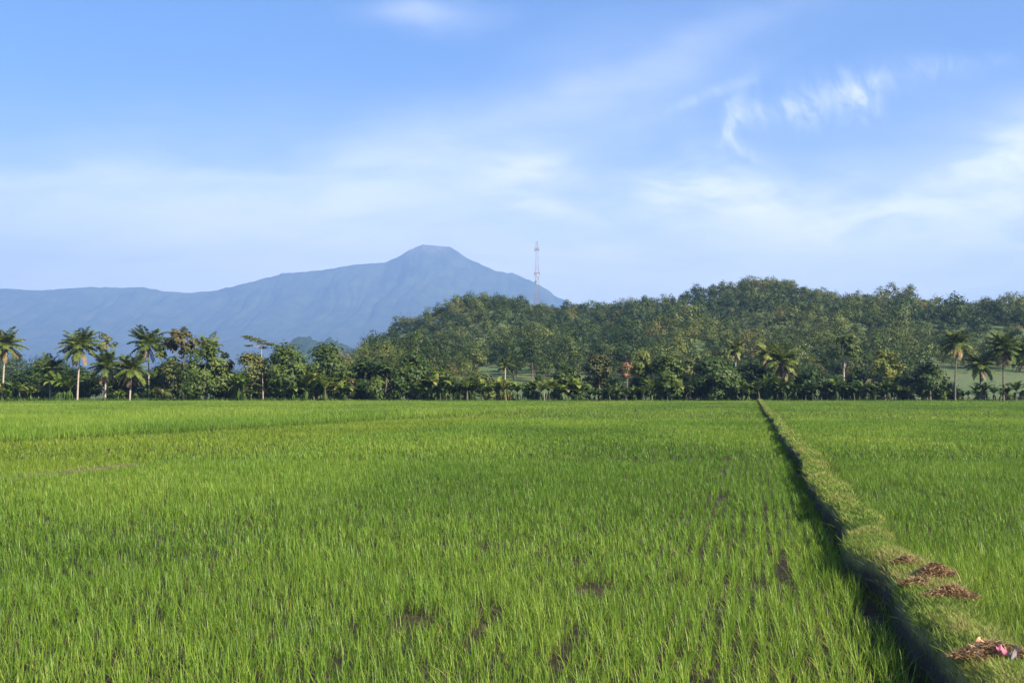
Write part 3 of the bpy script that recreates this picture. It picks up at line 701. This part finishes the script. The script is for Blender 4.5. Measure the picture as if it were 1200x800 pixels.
# --- broadleaf trees of the line, left to right
tree('slender_tree', 'thin airy tree rising behind a coconut palm', 124, 176, 386, 38.1, 'olive', 418, 9, 420, .26, .26)
tree('broadleaf_tree', 'tall loose tree with brownish top, highest of the left trees', 215, 172, 375, 51.2, 'brownish', 424, 24, 1700, .30, .24)
tree('broadleaf_tree', 'slim green tree beside the tall loose tree', 192, 171, 398, 46.1, 'mid', 462, 22, 1900, .28, .28)
tree('broadleaf_tree', 'low leafy tree left of the tall loose tree', 200, 169, 422, 38.4, 'olive', 464, 16, 1500, .26)
tree('broadleaf_tree', 'big bushy tree, dark on its left and bright on its right', 241, 169, 399, 79.4, 'mid', 464, 34, 4200, .28, .30)
tree('broadleaf_tree', 'narrow tree with orange tinted leaves at its shoulder', 263, 173, 405, 25.6, 'brownish', 452, 10, 900, .26)
tree('broadleaf_tree', 'round tree over a banana clump, under the flat topped tree', 294, 170, 411, 64, 'olive', 463, 26, 3200, .26)
tree('broadleaf_tree', 'dome shaped green tree right of the flat topped tree', 338, 170, 400, 69.1, 'mid', 463, 28, 3600, .27)
tree('broadleaf_tree', 'round tree over the large banana clump', 384, 171, 401, 66.6, 'mid', 463, 28, 3400, .27)
tree('small_tree', 'small reddish bush at the end of the banana row', 409, 168, 441, 23, 'brownish', 466, 8, 500, .22)
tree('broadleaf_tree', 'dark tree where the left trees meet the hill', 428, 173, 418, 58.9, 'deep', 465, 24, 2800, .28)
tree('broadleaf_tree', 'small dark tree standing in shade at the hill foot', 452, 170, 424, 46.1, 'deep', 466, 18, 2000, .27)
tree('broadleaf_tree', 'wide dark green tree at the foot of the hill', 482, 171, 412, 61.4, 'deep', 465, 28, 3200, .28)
tree('broadleaf_tree', 'low green tree just right of the wide dark one', 513, 170, 428, 46.1, 'mid', 465, 20, 2000, .26)
tree('small_tree', 'shaggy small tree behind the banana hedge', 566, 176, 432, 38.1, 'olive', 460, 14, 1000, .28)
tree('conifer_shrub', 'single dark pointed shrub above the hedge before the terrace', 632, 182, 433, 9, 'deep', 452, 12, 500, .2, .5)
tree('broadleaf_tree', 'bushy tree right of the small terrace', 664, 171, 428, 44.8, 'deep', 465, 20, 2000, .27)
tree('broadleaf_tree', 'loose tree with brown leaves at its top', 702, 170, 405, 47, 'brownish', 460, 24, 2300, .28, .30)
tree('bare_tree', 'rust coloured half bare tree with upswept branches', 734, 168.5, 419, 24.6, 'rust', 446, 14, 520, .2, .3, trunk_r=.12)
tree('broadleaf_tree', 'yellow green tree right of the rusty one', 752, 173, 402, 38.1, 'yellow', 450, 16, 1400, .28, .3)
tree('broadleaf_tree', 'leafy green tree in the middle of the hedge', 782, 170, 414, 53.8, 'mid', 464, 24, 2800, .28)
tree('broadleaf_tree', 'wide very dark tree with flat top', 835, 169, 415, 73.9, 'deep', 465, 34, 3800, .28)
tree('broadleaf_tree', 'pale leaved tree behind the wide dark tree', 808, 181, 405, 40.3, 'olive', 450, 16, 1500, .3)
tree('broadleaf_tree', 'dark tree behind the shaggy palm', 884, 175, 418, 51.5, 'deep', 464, 22, 2400, .28)
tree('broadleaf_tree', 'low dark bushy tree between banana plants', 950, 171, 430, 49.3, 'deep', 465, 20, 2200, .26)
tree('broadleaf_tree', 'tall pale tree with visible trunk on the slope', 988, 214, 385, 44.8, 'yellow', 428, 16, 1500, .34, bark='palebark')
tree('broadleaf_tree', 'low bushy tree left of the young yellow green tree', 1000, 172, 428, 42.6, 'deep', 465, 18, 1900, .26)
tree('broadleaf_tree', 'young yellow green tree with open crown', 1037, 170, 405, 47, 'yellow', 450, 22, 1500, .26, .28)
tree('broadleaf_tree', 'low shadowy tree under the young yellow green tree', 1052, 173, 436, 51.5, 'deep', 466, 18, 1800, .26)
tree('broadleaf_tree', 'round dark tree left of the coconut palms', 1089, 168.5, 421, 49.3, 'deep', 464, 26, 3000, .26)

# flat topped tree: thin pale stem, layered tilted crown
def flat_tree():
    g = np.random.default_rng(77); D = 169; x, z = XZ(306, 400, D)
    o = thing('flat_topped_tree', 'thin pale stemmed tree with a flat layered feathery top', 'tree', (x+.4, D, 0))
    P = np.array([(0, 0, -.1), (-.1, 0, 3), (-.32, 0, 6), (-.4, 0, z-.4)]); b = MB(); V, F = tube(P, [.11, .09, .07, .05], 6); b.add(V, F)
    bl = MB()
    for (dx, dz, rx) in ((-2.5, .85, 1.1), (-1.6, .5, 1.5), (-.5, .1, 1.6), (.6, -.3, 1.5), (1.4, -.5, 1.0), (-2.1, -.7, .8), (.2, -1.0, .8)):
        c = np.array([-.4+dx, g.normal(0, .5), z+dz]); V, F = tube(np.array([P[-1]-[0, 0, .9], (P[-1]+c)/2-[0, 0, .25], c]), [.035, .028, .015], 4); b.add(V, F)
        n = int(170*rx); q = norm(g.normal(size=(n, 3)))*np.sqrt(g.random(n))[:, None]*np.array([rx, rx*.9, .2]); V, F = leafquads(g, c+q, norm(np.array([0, -.1, 1])+g.normal(0, .3, (n, 3))), g.uniform(.12, .24, n), g.uniform(.07, .12, n))
        bl.add(V, F, np.repeat(np.clip(g.normal(.6, .18, n), 0, 1), 4))
    b.build('trunk', M['palebark'], o, True); bl.build('crown', M['yellow'], o)
flat_tree()

# understory bushes behind the trunks (one thing each)
def bush_proto(seed, mt, W, H, n):
    g = np.random.default_rng(seed); V, F, T, Cs, rad = crown_np(g, W, H, .0, 22, n, .24, .40, dome=True)
    o = thing('bush', 'x', 'bush'); b = MB(); b.add(V, F, T); b.build('crown', M[mt], o)
    trunk_np(g, H*.5, .08, Cs, 6).build('stem', M['bark'], o, True); return o
g = np.random.default_rng(21)
bp = [bush_proto(61, 'deep', 6.4, 4.8, 2300), bush_proto(62, 'deep', 5.4, 5.4, 2300), bush_proto(63, 'mid', 6, 3.8, 1900)]
used = set()
def put_bush(k, px, D, s, label, group):
    o = bp[k]; x, _ = XZ(px, 455, D); 
    if k not in used:
        used.add(k); o.location = (x, D, GZ(x, D)); o.scale = (s, s, s); tag(o, label, 'bush', group)
    else: dup(o, (x, D, GZ(x, D)), g.uniform(0, 6.28), s, label, group)
for i, px in enumerate(range(-60, 268, 14)):
    put_bush(int(g.integers(0, 2)), px+g.normal(0, 4), 177+g.uniform(0, 8), g.uniform(.85, 1.2), 'dark green bush in the shade behind the left coconut palms', 'bushes behind the palms')
for i, px in enumerate(range(268, 420, 18)):
    put_bush(1, px+g.normal(0, 4), 178+g.uniform(0, 6), g.uniform(.8, 1.1), 'dark bush filling the gap between the round left trees', 'bushes between the round trees')
for i, px in enumerate(range(418, 1110, 14)):
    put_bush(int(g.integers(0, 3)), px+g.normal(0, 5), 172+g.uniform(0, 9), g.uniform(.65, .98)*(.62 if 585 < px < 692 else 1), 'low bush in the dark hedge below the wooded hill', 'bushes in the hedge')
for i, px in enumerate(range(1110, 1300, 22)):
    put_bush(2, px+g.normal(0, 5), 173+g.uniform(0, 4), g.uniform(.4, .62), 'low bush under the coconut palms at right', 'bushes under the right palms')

# banana plants along the edge
g = np.random.default_rng(33)
def banana_proto(seed, mt, H, nl, stem='bananastem'):
    o = thing('banana_plant', 'x', 'banana plant'); a, l = banana_mesh(np.random.default_rng(seed), H, nl, mt, stem); a.build('stem', M[stem], o, True); l.build('crown', M[mt], o); return o
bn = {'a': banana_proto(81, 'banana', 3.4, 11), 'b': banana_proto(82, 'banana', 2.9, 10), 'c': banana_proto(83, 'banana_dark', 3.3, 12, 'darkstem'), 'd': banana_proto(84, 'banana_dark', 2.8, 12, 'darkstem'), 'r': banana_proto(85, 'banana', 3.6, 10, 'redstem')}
busd = set()
def put_banana(k, px, D, s, label, group):
    x, _ = XZ(px, 455, D); o = bn[k]
    if k not in busd:
        busd.add(k); o.location = (x, D, GZ(x, D)); o.scale = (s, s, s); tag(o, label, 'banana plant', group)
    else: dup(o, (x, D, GZ(x, D)), g.uniform(0, 6.28), s, label, group)
def row(pxs, keys, D, s, label, group):
    for px in pxs: put_banana(str(g.choice(list(keys))), px+g.normal(0, 1.2), D+g.uniform(-.8, 1.6), s*g.uniform(.6, 1.3), label, group)
row((-20, -8, 2, 9), 'ab', 167, 1.2, 'bright banana plant below the leftmost palm', 'bananas at the left edge')
row((24, 31, 38, 45), 'ab', 167, 1.15, 'bright banana plant left of the short coconut palm', 'bananas by the short palm')
row((67, 75, 83), 'ab', 167, 1.3, 'banana plant between the short palm and the tallest left palm', 'bananas between the palms')
row((140, 145), 'b', 168, .9, 'small banana plant between two pale palm trunks', 'bananas by the low palm')
row((276, 282, 288, 296), 'ab', 166.8, 1.3, 'banana plant under the round tree beside the flat topped tree', 'bananas under the round tree')
row((326, 333, 341, 348), 'ab', 167, 1.1, 'banana plant under the dome shaped tree', 'bananas under the dome tree')
row((361, 367, 374, 381, 388, 394, 400, 404), 'ab', 166.8, 1.35, 'banana plant in the large sunlit clump', 'large banana clump')
row(range(492, 582, 8), 'acba', 168, 1.2, 'banana plant in the hedge left of the reddish stems', 'bananas left of the reddish stems')
row((585, 592, 599), 'r', 167, 1.15, 'bright banana plant with reddish stems in mid hedge', 'bananas with reddish stems')
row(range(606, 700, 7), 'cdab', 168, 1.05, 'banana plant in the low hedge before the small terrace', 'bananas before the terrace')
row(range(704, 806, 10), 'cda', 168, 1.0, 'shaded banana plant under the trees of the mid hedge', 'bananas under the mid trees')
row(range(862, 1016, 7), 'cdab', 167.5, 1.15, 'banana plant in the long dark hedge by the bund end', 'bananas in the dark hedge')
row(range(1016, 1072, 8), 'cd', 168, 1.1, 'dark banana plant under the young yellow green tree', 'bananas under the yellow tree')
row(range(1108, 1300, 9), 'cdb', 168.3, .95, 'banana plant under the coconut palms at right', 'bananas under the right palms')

# thin marker post in the field edge
P_ = np.array([(0, 0, -.2), (.02, 0, .6), (.0, 0, 1.5)]); b = MB(); V, F = tube(P_, [.05, .045, .035], 6); b.add(V, F); x, _ = XZ(638, 460, 164)
o = b.build('wooden_post', M['palebark'], None, True); o.location = (x, 164, 0); tag(o, 'thin pale wooden post at the far field edge', 'post')

# ------------------------------------------------------------------ trees of the wooded hill
g = np.random.default_rng(55)
VAR = []
for k in range(9):
    gg = np.random.default_rng(300+k); W = gg.uniform(7, 10.5); H = gg.uniform(5.2, 8); z0 = gg.uniform(1.6, 4)
    V, F, T, Cs, rad = crown_np(gg, W, H, z0, 11+k, 760, .28, .40, flat=.2)
    tk = trunk_np(gg, z0+H*.55, .17, Cs, 4); VAR.append((V, F, T, tk))
pos = []
sp = 4.8
for yy in np.arange(208, 640, sp*.95):
    for xx in np.arange(-175, 520, sp):
        x = xx+g.uniform(-.5, .5)*sp*1.1; y = yy+g.uniform(-.5, .5)*sp*1.1; px = 600+x/y*1200
        if px < 385 or (px > 1275+max(0, (y-320))*.6): continue
        lim = 300
        if 590 < px < 686: lim = 250
        elif px > 1092: lim = 276
        elif px < 432: lim = 212
        elif px < 560: lim = 214
        elif 700 < px < 1080: lim = 222
        if y < lim+g.uniform(-6, 10): continue
        if px < 430 and y > 250: continue
        if px < 396: continue
        if y > 545 and g.random() < .6: continue
        if abs(x-15.8) < 5 and abs(y-640) < 12: continue
        pos.append((x, y))
pos = np.array(pos); pos = pos[np.argsort(pos[:, 1]+.02*np.abs(pos[:, 0]))]
sp_noise = fbm(pos[:, 0]/30, pos[:, 1]/44, 3, 9)
kinds = np.where(g.random(len(pos)) < .045, 3, np.where(sp_noise+g.normal(0, .12, len(pos)) > .66, 2, np.where(sp_noise+g.normal(0, .12, len(pos)) > .49, 1, 0)))
scale = (.40+.64*g.random(len(pos))**1.6)*np.where((g.random(len(pos)) < .06) & (pos[:, 1] < 390), 1.3, 1)*(1-.12*sstep(430, 500, pos[:, 1]))
varid = g.integers(0, 9, len(pos)); rot = g.uniform(0, 6.283, len(pos))
hz = hill_h(pos[:, 0], pos[:, 1])
NI = 292
meshes = {}
def hill_mesh(v, k):
    if (v, k) not in meshes:
        V, F, T, tk = VAR[v]; b = MB(); b.add(V, F, T)
        meshes[(v, k)] = b.mesh('crown', M['hill_'+'abcd'[k]])
    return meshes[(v, k)]
tmesh = [v[3].mesh('trunk', M['bark'], True) for v in VAR]
klab = ['dark green tree', 'olive green tree', 'pale yellow green tree', 'brownish leaved tree']
def place_word(px, y):
    if px < 560: return 'on the left foot of the hill'
    if px < 700: return 'above the small terrace on the hill'
    if px < 1085: return 'on the middle foot of the hill'
    return 'above the right terrace on the hill'
for i in range(NI):
    x, y = pos[i]; k = int(kinds[i]); v = int(varid[i]); px = 600+x/y*1200
    w = place_word(px, y); lab = klab[k]+' '+w
    o = thing('hill_tree', lab, 'tree', (x, y, float(max(hz[i], 0))-.1), float(rot[i]), klab[k]+'s '+w, (float(scale[i]), float(scale[i]), float(scale[i]*g.uniform(.8, 1.2))))
    for nm, me in (('crown', hill_mesh(v, k)), ('trunk', tmesh[v])):
        c = bpy.data.objects.new(nm, me); C.objects.link(c); c.parent = o
b = MB()
ktint = np.array([.14, .42, .64, .93])
for i in range(NI, len(pos)):
    V, F, T, tk = VAR[varid[i]]; c, s_ = math.cos(rot[i]), math.sin(rot[i]); Rm = np.array([[c, -s_, 0], [s_, c, 0], [0, 0, g.uniform(.78, 1.15)]])*scale[i]
    off = np.array([pos[i, 0], pos[i, 1], hz[i]-.2])
    nq = len(F); keep = slice(0, nq)
    if pos[i, 1] > 330: keep = slice(0, int(nq*.55))
    Vq = V.reshape(-1, 4, 3)[keep].reshape(-1, 3)
    if pos[i, 1] > 330: 
        q = Vq.reshape(-1, 4, 3); m = q.mean(1, keepdims=True); Vq = (m+(q-m)*1.3).reshape(-1, 3)
    Tq = T.reshape(-1, 4)[keep].ravel()
    b.add(Vq@Rm.T+off, np.arange(len(Vq)).reshape(-1, 4), np.clip(ktint[kinds[i]]+(Tq-.5)*.34+g.normal(0, .06), 0, 1))
tag(b.build('forest', M['stuff_wood']), 'dense mixed forest covering the upper hill to its ridge', kind='stuff')
print('HILL TREES', len(pos), 'indiv to y', pos[NI-1, 1])

# far wood on the plain at left, behind the palms
b = MB(); n = 70
for i in range(n):
    px = g.uniform(-160, 420); D = g.uniform(430, 520); x = (px-600)/1200*D; v = int(g.integers(0, 9)); V, F, T, tk = VAR[v]; c, s_ = math.cos(i), math.sin(i)
    sc_ = g.uniform(1.2, 1.55)*(1.22 if px < 70 else 1); b.add(V@(np.array([[c, -s_, 0], [s_, c, 0], [0, 0, 1]])*sc_).T+np.array([x, D, -.5]), F, np.clip(.2+(T-.5)*.4+g.normal(0, .08), 0, 1))
tag(b.build('woodland', M['stuff_wood']), 'distant low wood on the plain behind the left palms', kind='stuff')

# ------------------------------------------------------------------ lattice mast on the ridge
def mast():
    D = 640.; x, ztop = XZ(629.3, 281, D); gz = float(hill_h(x, D))
    o = thing('radio_mast', 'tall red and white lattice radio mast behind the ridge', 'mast', (x, D, gz-.2))
    H = ztop-gz; red = plain_mat('red_mast_paint', (.20, .075, .06), (.26, .11, .09)); white = plain_mat('white_mast_paint', (.20, .195, .19), (.26, .25, .245)); grey = plain_mat('antenna_grey', (.45, .44, .44), (.6, .6, .6))
    W = lambda z: 1.75*(1-z/H)+.55
    nsec = 9
    for s in range(nsec):
        b = MB(); za, zb = H*s/nsec, H*(s+1)/nsec; nb = 4
        for q in range(nb):
            z0, z1 = za+(zb-za)*q/nb, za+(zb-za)*(q+1)/nb; c0 = [np.array([sx*W(z0), sy*W(z0), z0]) for sx, sy in ((-1, -1), (1, -1), (1, 1), (-1, 1))]; c1 = [np.array([sx*W(z1), sy*W(z1), z1]) for sx, sy in ((-1, -1), (1, -1), (1, 1), (-1, 1))]
            for e in range(4):
                f = (e+1) % 4
                for A, B, r in ((c0[e], c1[e], .055), (c0[e], c1[f], .026), (c0[f], c1[e], .026), (c0[e], c0[f], .026)):
                    V, F = tube(np.array([A, B]), [r, r], 4); b.add(V, F)
        b.build('mast_section', red if s % 2 == 0 else white, o)
    b = MB(); V, F = tube(np.array([(0, 0, H), (0, 0, H+2.2)]), [.07, .03], 5); b.add(V, F); b.build('lightning_rod', grey, o)
    for fz in (.93, .72):
        for k in range(3):
            a = k*2.094+.5; r = W(H*fz)+.75; b = MB(); h = 2.4
            bx = np.array([(sx*.22, sy*.13, sz*h/2) for sz in (-1, 1) for sx, sy in ((-1, -1), (1, -1), (1, 1), (-1, 1))]); ca, sa = math.cos(a), math.sin(a)
            bx = bx@np.array([[-sa, ca, 0], [ca, sa, 0], [0, 0, 1]])+np.array([r*ca, r*sa, H*fz])
            b.add(bx, [(3, 2, 1, 0), (4, 5, 6, 7), (0, 1, 5, 4), (1, 2, 6, 5), (2, 3, 7, 6), (3, 0, 4, 7)])
            V, F = tube(np.array([(W(H*fz)*.5*ca, W(H*fz)*.5*sa, H*fz), (r*ca*.97, r*sa*.97, H*fz)]), [.06, .06], 4); b.add(V, F)
            b.build('panel_antenna', white, o)
    for fz, a in ((.70, -1.3), (.64, -2.0)):
        b = MB(); c = np.array([math.cos(a), math.sin(a), 0])*(W(H*fz)+.7)+np.array([0, 0, H*fz]); d = np.array([math.cos(a), math.sin(a), 0])
        V, F = tube(np.array([c-d*.35, c-d*.25, c, c+d*.15]), [.1, .55, .85, .8], 14); b.add(V, F); V, F = tube(np.array([c+d*.149, c+d*.16]), [.8, .01], 14); b.add(V, F); V, F = tube(np.array([c-d*1.0, c-d*.34]), [.07, .07], 5); b.add(V, F); b.build('dish_antenna', white, o)
mast()
